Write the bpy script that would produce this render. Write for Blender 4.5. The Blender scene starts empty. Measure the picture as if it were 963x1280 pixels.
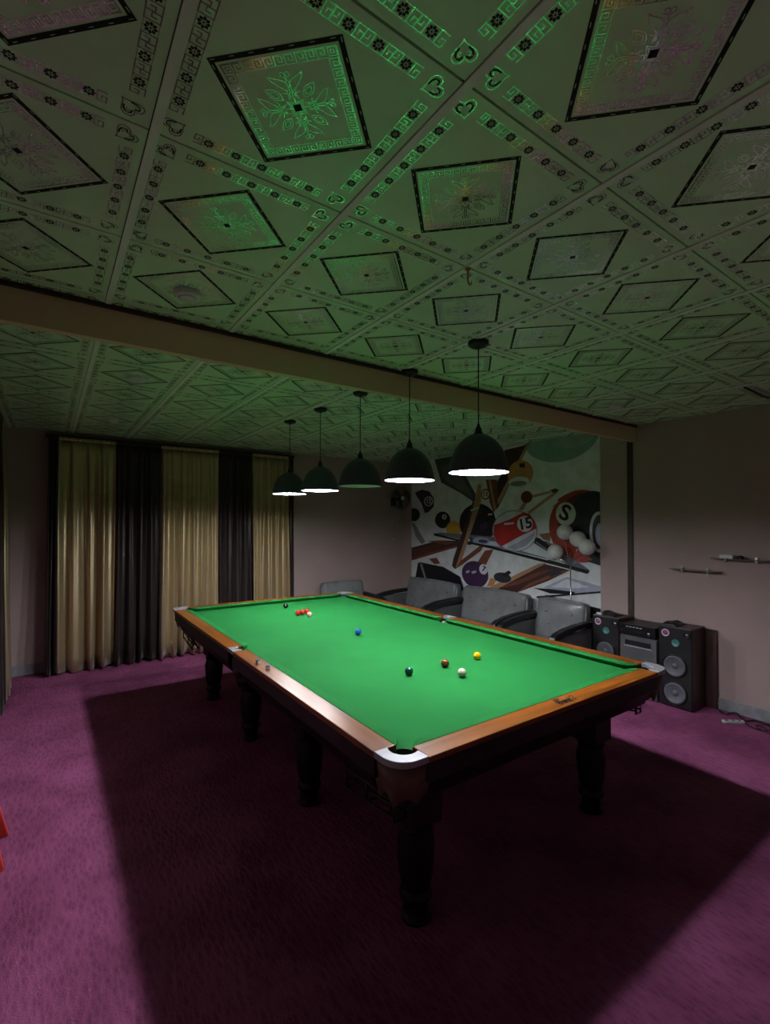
import bpy, bmesh, math, random
from mathutils import Vector, Matrix
random.seed(7)
PI = math.pi
SC = bpy.context.scene
COL = SC.collection

# ------------------------------------------------------------------ camera
cam = bpy.data.cameras.new('camera')
cam_ob = bpy.data.objects.new('camera', cam)
COL.objects.link(cam_ob)
cam_ob.location = (-2.0848, -3.3351, 1.7835)
cam_ob.rotation_euler = (1.59128, -0.00277, -0.61393)
cam.sensor_fit = 'VERTICAL'
cam.sensor_height = 36.0
cam.lens = 36.0 * 596.57 / 1280.0
cam.clip_start = 0.05
SC.camera = cam_ob

# ------------------------------------------------------------------ world, exposure
world = bpy.data.worlds.new('night')
SC.world = world
world.use_nodes = True
world.node_tree.nodes['Background'].inputs[0].default_value = (0.01, 0.012, 0.02, 1)
world.node_tree.nodes['Background'].inputs[1].default_value = 0.2
SC.view_settings.view_transform = 'Standard'
SC.view_settings.look = 'None'
SC.view_settings.gamma = 1.0
SC.view_settings.use_curve_mapping = False
SC.view_settings.exposure = 0.0
BULB = 850.0          # emission of the lit lamp bulbs

# ------------------------------------------------------------------ room measures
XL, XR, YB, YF, H = -2.58, 3.2, -4.6, 3.6, 2.851
GX, GY1, GY2, TS = -1.274, -2.515, -0.285, 0.6     # ceiling tile grid
BED = 0.855
RAIL = 0.893

# ------------------------------------------------------------------ helpers
class MB:
    """collects shapes; build() links them as one mesh object"""
    def __init__(s):
        s.v = []; s.f = []; s.m = []; s.sm = []
    def add(s, v, f, m=0, smooth=False):
        o = len(s.v)
        s.v += [tuple(q) for q in v]
        for k in f:
            s.f.append([o + i for i in k]); s.m.append(m); s.sm.append(smooth)
        return s
    def box(s, x0, x1, y0, y1, z0, z1, m=0):
        v = [(x, y, z) for z in (z0, z1) for y in (y0, y1) for x in (x0, x1)]
        return s.add(v, [(0, 2, 3, 1), (4, 5, 7, 6), (0, 1, 5, 4), (2, 6, 7, 3), (0, 4, 6, 2), (1, 3, 7, 5)], m)
    def prism(s, pts, a0, a1, axis=2, m=0, smooth=False):
        n = len(pts)
        def P(p, a):
            if axis == 2: return (p[0], p[1], a)
            if axis == 1: return (p[0], a, p[1])
            return (a, p[0], p[1])
        v = [P(p, a0) for p in pts] + [P(p, a1) for p in pts]
        s.add(v, [tuple(range(n))[::-1], tuple(range(n, 2 * n))], m)
        return s.add(v, [(i, (i + 1) % n, n + (i + 1) % n, n + i) for i in range(n)], m, smooth)
    def lathe(s, prof, n=24, c=(0, 0, 0), m=0, smooth=True, axis='z'):
        v = []
        for r, z in prof:
            for k in range(n):
                a = 2 * PI * k / n
                p = (r * math.cos(a), r * math.sin(a), z)
                if axis == '-x': p = (-p[2], p[0], p[1])
                if axis == '-y': p = (p[0], -p[2], p[1])
                v.append((c[0] + p[0], c[1] + p[1], c[2] + p[2]))
        f = [(j * n + k, j * n + (k + 1) % n, (j + 1) * n + (k + 1) % n, (j + 1) * n + k)
             for j in range(len(prof) - 1) for k in range(n)]
        return s.add(v, f, m, smooth)
    def tube(s, path, r=0.004, n=8, m=0, closed=False):
        P = [Vector(p) for p in path]; N = len(P); v = []
        for i in range(N):
            if closed: t = P[(i + 1) % N] - P[i - 1]
            else: t = P[min(i + 1, N - 1)] - P[max(i - 1, 0)]
            t.normalize()
            up = Vector((0, 0, 1)) if abs(t.z) < 0.9 else Vector((1, 0, 0))
            a = t.cross(up).normalized(); b = t.cross(a)
            for k in range(n):
                q = 2 * PI * k / n
                v.append(P[i] + a * (r * math.cos(q)) + b * (r * math.sin(q)))
        L = N if closed else N - 1
        f = [(i * n + k, i * n + (k + 1) % n, ((i + 1) % N) * n + (k + 1) % n, ((i + 1) % N) * n + k)
             for i in range(L) for k in range(n)]
        s.add(v, f, m, True)
        if not closed:
            s.add(v[:n], [tuple(range(n))], m); s.add(v[-n:], [tuple(range(n))], m)
        return s
    def sphere(s, c, r, m=0, nu=20, nv=12):
        prof = [(max(1e-5, r * math.sin(PI * j / nv)), -r * math.cos(PI * j / nv)) for j in range(nv + 1)]
        return s.lathe(prof, nu, c, m)
    def ribbon(s, pts, w, z, m=0, closed=False):
        N = len(pts)
        for i in range(N if closed else N - 1):
            a = Vector(pts[i]); b = Vector(pts[(i + 1) % N]); d = b - a
            if d.length < 1e-7: continue
            d.normalize(); e = Vector((-d.y, d.x)) * (w / 2); a = a - d * (w / 2); b = b + d * (w / 2)
            s.add([(q.x, q.y, z) for q in (a - e, b - e, b + e, a + e)], [(3, 2, 1, 0)], m)
        return s
    def flat(s, pts, z, m=0):
        return s.add([(p[0], p[1], z) for p in pts], [tuple(range(len(pts)))[::-1]], m)
    def mesh(s, name, mats):
        me = bpy.data.meshes.new(name)
        me.from_pydata(s.v, [], s.f)
        for q in (mats if isinstance(mats, (list, tuple)) else [mats]): me.materials.append(q)
        me.polygons.foreach_set('material_index', s.m)
        me.polygons.foreach_set('use_smooth', s.sm)
        bm = bmesh.new(); bm.from_mesh(me)
        bmesh.ops.remove_doubles(bm, verts=bm.verts, dist=1e-6)
        bmesh.ops.recalc_face_normals(bm, faces=bm.faces)
        bm.to_mesh(me); bm.free()
        me.update()
        return me
    def build(s, name, mats, parent=None, loc=(0, 0, 0), rot=(0, 0, 0), bevel=0, solid=0):
        return link(name, s.mesh(name, mats), parent, loc, rot, bevel, solid)

def link(name, me, parent=None, loc=(0, 0, 0), rot=(0, 0, 0), bevel=0, solid=0):
    o = bpy.data.objects.new(name, me); COL.objects.link(o)
    o.location = loc; o.rotation_euler = rot
    if parent: o.parent = parent
    if solid:
        q = o.modifiers.new('solid', 'SOLIDIFY'); q.thickness = solid; q.offset = 0
    if bevel:
        q = o.modifiers.new('bevel', 'BEVEL'); q.width = bevel; q.segments = 2; q.limit_method = 'ANGLE'
        q.angle_limit = math.radians(40)
    return o

def tag(o, label, cat=None, group=None, kind=None):
    o['label'] = label
    if cat: o['category'] = cat
    if group: o['group'] = group
    if kind: o['kind'] = kind
    return o

def empty(name, loc, rz=0):
    o = bpy.data.objects.new(name, None); COL.objects.link(o)
    o.location = loc; o.rotation_euler = (0, 0, rz); o.empty_display_size = 0.1
    return o

def rbox(name, mat, parent, size, loc, bevel=0.03, rot=(0, 0, 0), seg=4, puff=0.0):
    """padded box with rounded edges"""
    bm = bmesh.new(); bmesh.ops.create_cube(bm, size=1)
    for v in bm.verts: v.co = Vector((v.co.x * size[0], v.co.y * size[1], v.co.z * size[2]))
    if puff:
        bmesh.ops.subdivide_edges(bm, edges=bm.edges, cuts=5, use_grid_fill=True)
        for v in bm.verts:
            q = [2 * v.co[i] / size[i] for i in range(3)]
            for i in range(3):
                j, k = (i + 1) % 3, (i + 2) % 3
                v.co[i] += math.copysign(puff, q[i]) * (1 - q[j] ** 2) * (1 - q[k] ** 2) * (abs(q[i]) ** 3)
        edges = [e for e in bm.edges if len(e.link_faces) == 2 and e.calc_face_angle() > 0.9]
    else: edges = list(bm.edges)
    bmesh.ops.bevel(bm, geom=edges, offset=bevel, segments=seg, affect='EDGES', profile=0.5)
    for f in bm.faces: f.smooth = True
    me = bpy.data.meshes.new(name); bm.to_mesh(me); bm.free(); me.materials.append(mat)
    return link(name, me, parent, loc, rot)

# ------------------------------------------------------------------ materials
def mat(name, col, rough=0.5, metal=0.0, spec=0.5, var=0.0, scale=8.0, bump=0.0, bscale=60.0, col2=None,
        stretch=(1, 1, 1), coat=0.0, emit=None, estr=0.0, sheen=0.0, trans=0.0, detail=4.0, ior=1.5):
    m = bpy.data.materials.new(name); m.use_nodes = True
    nt = m.node_tree; b = nt.nodes['Principled BSDF']
    b.inputs['Roughness'].default_value = rough; b.inputs['Metallic'].default_value = metal
    b.inputs['Specular IOR Level'].default_value = spec
    b.inputs['Coat Weight'].default_value = coat; b.inputs['Coat Roughness'].default_value = 0.15
    b.inputs['IOR'].default_value = ior
    b.inputs['Sheen Weight'].default_value = sheen
    b.inputs['Transmission Weight'].default_value = trans
    tc = nt.nodes.new('ShaderNodeTexCoord'); mp = nt.nodes.new('ShaderNodeMapping')
    mp.inputs['Scale'].default_value = stretch
    nt.links.new(tc.outputs['Object'], mp.inputs[0])
    nz = nt.nodes.new('ShaderNodeTexNoise'); nz.inputs['Scale'].default_value = scale; nz.inputs['Detail'].default_value = detail
    nt.links.new(mp.outputs[0], nz.inputs['Vector'])
    mx = nt.nodes.new('ShaderNodeMix'); mx.data_type = 'RGBA'
    c2 = col2 if col2 else tuple(max(0, min(1, c * (1 - var))) for c in col)
    mx.inputs[6].default_value = (*col, 1); mx.inputs[7].default_value = (*c2, 1)
    rp = nt.nodes.new('ShaderNodeMapRange'); rp.inputs[1].default_value = 0.35; rp.inputs[2].default_value = 0.65
    nt.links.new(nz.outputs[0], rp.inputs[0]); nt.links.new(rp.outputs[0], mx.inputs[0])
    nt.links.new(mx.outputs[2], b.inputs['Base Color'])
    if bump:
        n2 = nt.nodes.new('ShaderNodeTexNoise'); n2.inputs['Scale'].default_value = bscale; n2.inputs['Detail'].default_value = 3
        nt.links.new(mp.outputs[0], n2.inputs['Vector'])
        bp = nt.nodes.new('ShaderNodeBump'); bp.inputs['Strength'].default_value = bump; bp.inputs['Distance'].default_value = 0.01
        nt.links.new(n2.outputs[0], bp.inputs['Height']); nt.links.new(bp.outputs[0], b.inputs['Normal'])
    if emit:
        b.inputs['Emission Color'].default_value = (*emit, 1); b.inputs['Emission Strength'].default_value = estr
    return m

M = {}
M['wall'] = mat('wall_paint', (0.45, 0.335, 0.318), 0.75, var=0.10, scale=1.5, bump=0.05, bscale=40)
M['beam'] = mat('beam_paint', (0.70, 0.54, 0.34), 0.7, var=0.08, scale=2)
M['dark_trim'] = mat('dark_trim', (0.05, 0.03, 0.02), 0.5, var=0.3, scale=20)
M['base'] = mat('baseboard_tile', (0.30, 0.31, 0.34), 0.4, var=0.35, scale=9)
M['tile'] = mat('tile_panel', (0.66, 0.92, 0.60), 0.28, spec=0.5, ior=1.6, var=0.07, scale=6, bump=0.02, bscale=12)  # white panel; green bounce light from the baize is tinted into its colour
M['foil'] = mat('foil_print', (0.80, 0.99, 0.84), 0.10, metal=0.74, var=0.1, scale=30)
M['ink'] = mat('dark_print', (0.018, 0.016, 0.016), 0.6, spec=0.2, var=0.2, scale=40)
M['void'] = mat('ceiling_board', (0.03, 0.03, 0.03), 0.9, var=0.2)
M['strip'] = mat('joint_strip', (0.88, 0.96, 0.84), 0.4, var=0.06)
M['cloth'] = mat('baize', (0.0128, 0.139, 0.0305), 0.9, spec=0.05, var=0.10, scale=3, bump=0.03, bscale=500)
M['woodx'] = mat('rail_wood_cross', (0.27, 0.082, 0.008), 0.36, spec=0.2, col2=(0.10, 0.026, 0.003), scale=14, stretch=(0.12, 1.6, 1), coat=0.0, detail=6)
M['woody'] = mat('rail_wood_long', (0.24, 0.072, 0.009), 0.30, spec=0.2, col2=(0.125, 0.034, 0.005), scale=14, stretch=(1.6, 0.12, 1), coat=0.0, detail=6)
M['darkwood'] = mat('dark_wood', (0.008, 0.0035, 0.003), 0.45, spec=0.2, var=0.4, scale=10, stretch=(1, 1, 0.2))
M['leather'] = mat('brown_leather', (0.12, 0.06, 0.042), 0.6, var=0.25, scale=20, bump=0.1)
M['plate'] = mat('pocket_plate', (0.30, 0.295, 0.33), 0.35, metal=0.15, var=0.12, scale=25)
M['black'] = mat('black_plastic', (0.012, 0.012, 0.014), 0.4, var=0.2)
M['blackmetal'] = mat('black_metal', (0.015, 0.015, 0.017), 0.35, metal=0.4, var=0.2)
M['shade_out'] = mat('shade_outer', (0.040, 0.044, 0.072), 0.5, var=0.2, scale=30)
M['shade_in'] = mat('shade_inner', (0.82, 0.83, 0.86), 0.6, var=0.03)
M['bulb_on'] = mat('bulb_on', (1, 1, 1), 0.4, emit=(0.94, 0.96, 1.0), estr=BULB)
M['bulb_off'] = mat('bulb_off', (0.75, 0.75, 0.72), 0.4, var=0.03)
M['brass'] = mat('brass', (0.5, 0.33, 0.12), 0.35, metal=0.9, var=0.2)
M['chrome'] = mat('chrome', (0.65, 0.66, 0.68), 0.2, metal=1.0, var=0.1)
M['satin'] = mat('beige_satin', (0.58, 0.46, 0.27), 0.38, metal=0.78, spec=0.6, var=0.12, scale=5, stretch=(1, 1, 0.3), sheen=0.3)
M['satin_dark'] = mat('brown_satin', (0.050, 0.032, 0.030), 0.38, metal=0.6, spec=0.6, var=0.2, scale=5, stretch=(1, 1, 0.3), sheen=0.1)
M['vinyl'] = mat('grey_leatherette', (0.20, 0.21, 0.215), 0.25, var=0.25, scale=6, bump=0.12, bscale=30)
M['vinyl_dark'] = mat('dark_leatherette', (0.12, 0.124, 0.13), 0.4, var=0.25, scale=6, bump=0.1, bscale=30)
M['grey_cab'] = mat('grey_cabinet', (0.085, 0.085, 0.092), 0.6, var=0.15, bump=0.1, bscale=90)
M['cab_wood'] = mat('speaker_veneer', (0.055, 0.026, 0.021), 0.4, var=0.35, scale=8, stretch=(1, 1, 0.15))
M['cone'] = mat('speaker_cone', (0.10, 0.105, 0.125), 0.5, var=0.12)
M['teal'] = mat('teal_cone', (0.06, 0.22, 0.21), 0.4, var=0.1)
M['pinkring'] = mat('pink_ring', (0.75, 0.55, 0.68), 0.35, metal=0.2, var=0.08)
M['purple'] = mat('purple_dome', (0.22, 0.07, 0.2), 0.35, var=0.1)
M['glass'] = mat('shelf_glass', (0.75, 0.85, 0.80), 0.06, trans=0.85, var=0.02)
M['white'] = mat('white_plastic', (0.75, 0.75, 0.76), 0.4, var=0.05)
M['globe'] = mat('opal_globe', (0.72, 0.72, 0.70), 0.3, var=0.04)
M['red_plastic'] = mat('red_plastic', (0.55, 0.04, 0.03), 0.35, var=0.1)
M['chalk_blue'] = mat('chalk_blue', (0.05, 0.13, 0.32), 0.9, var=0.2, scale=80)
M['chalk_wrap'] = mat('chalk_wrap', (0.55, 0.6, 0.62), 0.6, var=0.3, scale=60)

# woven purple carpet
def carpet():
    m = mat('purple_carpet', (0.285, 0.078, 0.180), 0.95, spec=0.05, col2=(0.178, 0.045, 0.108), scale=2.2, detail=8, bump=0.0)
    nt = m.node_tree; b = nt.nodes['Principled BSDF']
    tc = nt.nodes.new('ShaderNodeTexCoord')
    mp = nt.nodes.new('ShaderNodeMapping'); mp.inputs['Scale'].default_value = (1.0, 0.35, 1)
    nt.links.new(tc.outputs['Object'], mp.inputs[0])
    vo = nt.nodes.new('ShaderNodeTexVoronoi'); vo.inputs['Scale'].default_value = 48
    nt.links.new(mp.outputs[0], vo.inputs['Vector'])
    nz = nt.nodes.new('ShaderNodeTexNoise'); nz.inputs['Scale'].default_value = 130; nz.inputs['Detail'].default_value = 3
    nt.links.new(tc.outputs['Object'], nz.inputs['Vector'])
    ad = nt.nodes.new('ShaderNodeMath'); ad.operation = 'ADD'
    nt.links.new(vo.outputs['Distance'], ad.inputs[0]); nt.links.new(nz.outputs[0], ad.inputs[1])
    bp = nt.nodes.new('ShaderNodeBump'); bp.inputs['Strength'].default_value = 0.5; bp.inputs['Distance'].default_value = 0.008
    nt.links.new(ad.outputs[0], bp.inputs['Height']); nt.links.new(bp.outputs[0], b.inputs['Normal'])
    old = b.inputs['Base Color'].links[0].from_socket
    rp = nt.nodes.new('ShaderNodeMapRange'); rp.inputs[1].default_value = 0.45; rp.inputs[2].default_value = 1.1
    rp.inputs[3].default_value = 0.72; rp.inputs[4].default_value = 1.12
    nt.links.new(ad.outputs[0], rp.inputs[0])
    mu = nt.nodes.new('ShaderNodeMix'); mu.data_type = 'RGBA'; mu.blend_type = 'MULTIPLY'; mu.inputs[0].default_value = 1
    nt.links.new(old, mu.inputs[6]); nt.links.new(rp.outputs[0], mu.inputs[7])
    nt.links.new(mu.outputs[2], b.inputs['Base Color'])
    return m
M['carpet'] = carpet()

# ================================================================== THE ROOM
def struct(name, mb, m, label, cat, bevel=0):
    return tag(mb.build(name, m, bevel=bevel), label, cat, kind='structure')

struct('floor', MB().box(XL, XR, YB, YF, -0.08, 0), M['carpet'], 'woven purple carpet floor of the snooker room', 'floor')
struct('wall_far', MB().box(XL - .1, XR + .1, YF, YF + .1, 0, H + .2), M['wall'], 'taupe painted wall behind the long curtains', 'wall')
struct('wall_right', MB().box(XR, XR + .1, YB, YF, 0, H + .2), M['wall'], 'taupe painted side wall carrying the mural and glass shelves', 'wall')
struct('wall_left', MB().box(XL - .1, XL, YB, YF, 0, H + .2), M['wall'], 'taupe painted side wall at the left edge', 'wall')
struct('wall_back', MB().box(XL - .1, XR + .1, YB - .1, YB, 0, H + .2), M['wall'], 'taupe painted wall behind the viewer', 'wall')
BY = -0.64
struct('beam', MB().box(XL, XR, BY, BY + .05, 2.675, H + .012), M['beam'], 'brown painted beam crossing the tiled ceiling', 'beam')
struct('trim_1', MB().box(XL, XR, BY - .014, BY, H - .022, H), M['dark_trim'], 'dark trim along the top of the beam', 'trim')
struct('trim_2', MB().box(XR - .016, XR, -.605, -.545, 0, H), M['dark_trim'], 'dark upright trim strip on the side wall below the beam', 'trim')
struct('baseboard_far', MB().box(XL, XR, YF - .015, YF, 0, .12), M['base'], 'grey stone skirting under the curtained wall', 'baseboard', bevel=.003)
struct('baseboard_right', MB().box(XR - .015, XR, YB, -.61, 0, .11), M['base'], 'grey stone skirting behind the speakers', 'baseboard', bevel=.003)
struct('baseboard_left', MB().box(XL, XL + .015, YB, YF - .02, 0, .12), M['base'], 'grey stone skirting on the left wall', 'baseboard', bevel=.003)

# ---- ceiling: printed square tiles, each a piece of its own
ceiling = struct('ceiling', MB().box(XL, XR, YB, YF, H + .012, H + .2), M['void'], 'ceiling of square white tiles printed with dark diamonds and silver foil', 'ceiling')

def spiral(cx, cy, r0, r1, a0, a1, n=12):
    return [(cx + (r0 + (r1 - r0) * t / n) * math.cos(a0 + (a1 - a0) * t / n),
             cy + (r0 + (r1 - r0) * t / n) * math.sin(a0 + (a1 - a0) * t / n)) for t in range(n + 1)]

def bez(a, b, c, d, n=8):
    return [tuple(a[i] * (1 - t) ** 3 + 3 * b[i] * t * (1 - t) ** 2 + 3 * c[i] * t * t * (1 - t) + d[i] * t ** 3 for i in (0, 1))
            for t in [k / n for k in range(n + 1)]]

def tile_builder():
    mb = MB(); h = 0.2985
    mb.box(-.297, .297, -.2965, .2965, 0, .009, 0)
    ZF, ZI = -.0004, -.0006
    def rot(p, k):
        c, n = (1, 0, -1, 0)[k], (0, 1, 0, -1)[k]
        return [(q[0] * c - q[1] * n, q[0] * n + q[1] * c) for q in p]
    for k in range(4):
        # one side of the diamond, from the +x corner to the +y corner
        def band(r0, r1, m, z): mb.flat(rot([(r0, 0), (0, r0), (0, r1), (r1, 0)], k), z, m)
        band(.229, .2235, 2, ZI); band(.2205, .2105, 2, ZI)
        n = 26
        for i in range(n):       # dotted bridge between the two dark lines
            if i % 4 == 0: continue
            t0, t1 = i / n, (i + 1) / n
            a, b = .2236, .2204
            mb.flat(rot([(a * (1 - t0), a * t0), (a * (1 - t1), a * t1), (b * (1 - t1), b * t1), (b * (1 - t0), b * t0)], k), ZI, 2)
        # greek key border in foil
        band(.201, .1985, 1, ZF); band(.1655, .163, 1, ZF)
        n = 9; r = .182; w = .0135
        d = Vector((-1, 1)).normalized(); nn = Vector((1, 1)).normalized()
        Ls = .163 * math.sqrt(2); st = Vector((.163, 0)) + nn * .0035
        # corner square
        c = Vector((.182, 0)); q = [c + nn * a * .010 + d * b * .010 for a, b in ((-1, -1), (1, -1), (1, 1), (-1, 1))]
        mb.ribbon(rot([(p.x, p.y) for p in q], k), .0022, ZF, 1, True)
        q = [c + nn * a * .004 + d * b * .004 for a, b in ((-1, -1), (1, -1), (1, 1), (-1, 1))]
        mb.ribbon(rot([(p.x, p.y) for p in q], k), .0022, ZF, 1, True)
        u = Ls / n; hh = .0195
        for i in range(n):
            key = [(0, 0), (0, 1), (.78, 1), (.78, .28), (.38, .28), (.38, .66)]
            pts = [st + d * (u * (i + .1 + a * .92)) + nn * (hh * b) for a, b in key]
            mb.ribbon(rot([(p.x, p.y) for p in pts], k), .0028, ZF, 1)
        # arabesque quadrant in foil
        A = []
        for q in (1, -1):
            for p in (bez((.028, .010), (.045, .045), (.070, .016), (.096, .036)), bez((.096, .036), (.078, .038), (.070, .052), (.050, .046)),
                      bez((.040, 0), (.055, .020), (.074, .012), (.088, 0)), bez((.050, 0), (.058, .010), (.066, .008), (.074, 0)),
                      bez((.026, .026), (.040, .050), (.056, .066), (.072, .054)), bez((.050, .046), (.040, .040), (.034, .030), (.028, .010)),
                      spiral(.046, .026, .002, .009, 0, 5), spiral(.072, .061, .002, .008, -1.6, 3.2), spiral(.030, .020, .001, .006, 2, 7),
                      bez((.030, 0), (.013, .008), (.008, .013), (.021, .021)), bez((.022, 0), (.010, .004), (.007, .007), (.014, .014))):
                A.append([(a, b * q) for a, b in p])
        for p in A: mb.ribbon(rot(p, k), .0025, ZF, 1)
        # hearts in the tile's corners, tip towards the middle
        ht = []
        for t in range(24):
            a = 2 * PI * t / 24
            x = 16 * math.sin(a) ** 3; y = 13 * math.cos(a) - 5 * math.cos(2 * a) - 2 * math.cos(3 * a) - math.cos(4 * a)
            ht.append((x * .0019, y * .0019))
        cc = Vector((.248, .248)); e1 = Vector((-1, 1)).normalized(); e2 = Vector((1, 1)).normalized()
        hp = lambda L, s=1: [((cc + e1 * (p[0] * s) + e2 * (p[1] * s)).x, (cc + e1 * (p[0] * s) + e2 * (p[1] * s)).y) for p in L]
        mb.ribbon(rot(hp(ht), k), .0034, ZF, 1, True)
        mb.ribbon(rot(hp(spiral(-.010, .004, .001, .007, 0, 5)), k), .0022, ZF, 1)
        mb.ribbon(rot(hp(spiral(.010, .004, .001, .007, PI, PI - 5)), k), .0022, ZF, 1)
        for sg in (-1, 1):
            mb.ribbon(rot(hp([(sg * .021, .006), (sg * .019, -.004), (sg * .012, -.012)]), k), .0045, ZI, 2)
            mb.ribbon(rot(hp([(sg * .005, .009), (sg * .012, .014), (sg * .018, .011)]), k), .004, ZI, 2)
        # strip along the edge: dark rosettes with foil keys between
        e0, e1_ = .300 - .029, .300 - .062
        for j in range(5):
            y = (j - 2) * .078
            x = (e0 + e1_) / 2
            for pt in range(8):
                a = PI * pt / 4
                ca, sa = math.cos(a), math.sin(a)
                L0, L1, wd = .004, .0155, .0042
                mb.flat(rot([(x + ca * L0, y + sa * L0), (x + ca * .010 - sa * wd, y + sa * .010 + ca * wd), (x + ca * L1, y + sa * L1), (x + ca * .010 + sa * wd, y + sa * .010 - ca * wd)], k), ZI, 2)
            mb.flat(rot([(x - .003, y), (x, y - .003), (x + .003, y), (x, y + .003)], k), ZI, 2)
            for side in (-1, 1):
                y0 = y + side * .0175; y1 = y + side * .038
                key = [(1, 0), (0, 0), (0, 1), (1, 1), (1, .42), (.45, .42), (.45, .72)]
                if side > 0: key = [(a, 1 - b) for a, b in key]
                pts = [(e1_ + (e0 - e1_) * b, y0 + (y1 - y0) * a) for a, b in key]
                mb.ribbon(rot(pts, k), .0031, ZF, 1)
            if j < 4:
                mb.ribbon(rot([(e1_, y + .039), (e0, y + .039)], k), .0018, ZF, 1)
        for e in (e0, e1_): mb.ribbon(rot([(e, -.195), (e, .195)], k), .0014, ZF, 1)
    mb.flat([(.014, 0), (0, .014), (-.014, 0), (0, -.014)], ZI, 2)
    return mb

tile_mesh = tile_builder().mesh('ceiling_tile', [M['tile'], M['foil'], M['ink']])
clip_cache = {}
def clipped(x0, x1, y0, y1):
    key = (round(x0, 3), round(x1, 3), round(y0, 3), round(y1, 3))
    if key not in clip_cache:
        me = tile_mesh.copy(); bm = bmesh.new(); bm.from_mesh(me)
        for co, no in (((x0, 0, 0), (-1, 0, 0)), ((x1, 0, 0), (1, 0, 0)), ((0, y0, 0), (0, -1, 0)), ((0, y1, 0), (0, 1, 0))):
            bmesh.ops.bisect_plane(bm, geom=bm.verts[:] + bm.edges[:] + bm.faces[:], plane_co=co, plane_no=no, clear_outer=True)
        bm.to_mesh(me); bm.free(); clip_cache[key] = me
    return clip_cache[key]

def lay_tiles(ya, yb, gy):
    i0 = math.floor((XL - GX) / TS); i1 = math.ceil((XR - GX) / TS)
    j0 = math.floor((ya - gy) / TS); j1 = math.ceil((yb - gy) / TS)
    for i in range(i0, i1):
        for j in range(j0, j1):
            cx, cy = GX + TS * (i + .5), gy + TS * (j + .5)
            a0, a1 = max(-.3, XL + .002 - cx), min(.3, XR - .002 - cx)
            b0, b1 = max(-.3, ya + .002 - cy), min(.3, yb - .002 - cy)
            if a1 - a0 < .03 or b1 - b0 < .03: continue
            full = a1 - a0 > .599 and b1 - b0 > .599
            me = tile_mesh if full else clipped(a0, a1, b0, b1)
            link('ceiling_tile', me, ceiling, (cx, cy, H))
    for i in range(i0, i1 + 1):
        x = GX + TS * i
        if XL + .02 < x < XR - .02:
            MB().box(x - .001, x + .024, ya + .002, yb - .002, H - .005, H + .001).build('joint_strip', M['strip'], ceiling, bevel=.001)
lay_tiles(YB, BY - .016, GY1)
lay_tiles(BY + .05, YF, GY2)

for k, (x, y, lab) in enumerate([(-1.57, -1.0, 'round white ceiling downlight, switched off, nearest the viewer above the left side'),
                                 (-1.56, .615, 'round white ceiling downlight, switched off, just beyond the beam'),
                                 (-1.55, 2.42, 'round white ceiling downlight, switched off, close to the long curtains'),
                                 (2.14, -1.0, 'round white ceiling downlight, switched off, near the right side wall')]):
    d = empty('ceiling_downlight', (x, y, H)); tag(d, lab, 'ceiling light', 'round ceiling downlights')
    MB().lathe([(.001, -.028), (.048, -.028), (.056, -.022), (.060, 0), (.001, 0)], 28).build('rim', M['white'], d)
    MB().lathe([(.001, -.033), (.030, -.032), (.040, -.0285), (.001, -.0285)], 24).build('lens', M['globe'], d)

hk = empty('ceiling_hook', (GX + .6 + .012, GY1 + .6, H - .004)); tag(hk, 'small brown metal hook hanging from a joint of the tiled ceiling', 'hook')
MB().lathe([(.001, 0), (.014, 0), (.012, -.006), (.001, -.007)], 16).build('hook_plate', M['brass'], hk)
MB().tube([(0, 0, -.005), (0, 0, -.05), (.004, 0, -.062), (.012, 0, -.066), (.019, 0, -.06), (.02, 0, -.05)], .004).build('hook_wire', M['brass'], hk)

tag(MB().tube([(2.36, GY1 + .6, H - .006), (2.55, GY1 + .596, H - .012), (2.75, GY1 + .602, H - .016), (2.93, GY1 + .6, H - .007)], .007).build('ceiling_cable', M['black']),
    'short black cable sagging along a ceiling joint near the right wall', 'cable')

# ================================================================== SNOOKER TABLE
table = empty('snooker_table', (0, 0, 0))
tag(table, 'full size snooker table with bright green baize and orange brown wooden rails', 'snooker table')
def arc(cx, cy, r, a0, a1, n=10):
    return [(cx + r * math.cos(math.radians(a0 + (a1 - a0) * t / n)), cy + r * math.sin(math.radians(a0 + (a1 - a0) * t / n))) for t in range(n + 1)]
CX, CY, PR = .932, 1.827, .058
outl = (arc(.957, 0, .058, 250, 110) + [(.938, .06)] + [(.938, 1.75)] + arc(CX, CY, PR, 270, 180) + arc(-CX, CY, PR, 360, 270) + [(-.938, 1.75), (-.938, .06)]
        + arc(-.957, 0, .058, 70, -70) + [(-.938, -.06), (-.938, -1.75)] + arc(-CX, -CY, PR, 90, 0) + arc(CX, -CY, PR, 180, 90) + [(.938, -1.75), (.938, -.06)])
bed = MB().prism(outl, BED - .03, BED).build('cloth_bed', M['cloth'], table)
bed['label'] = 'bright green baize bed'

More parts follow.
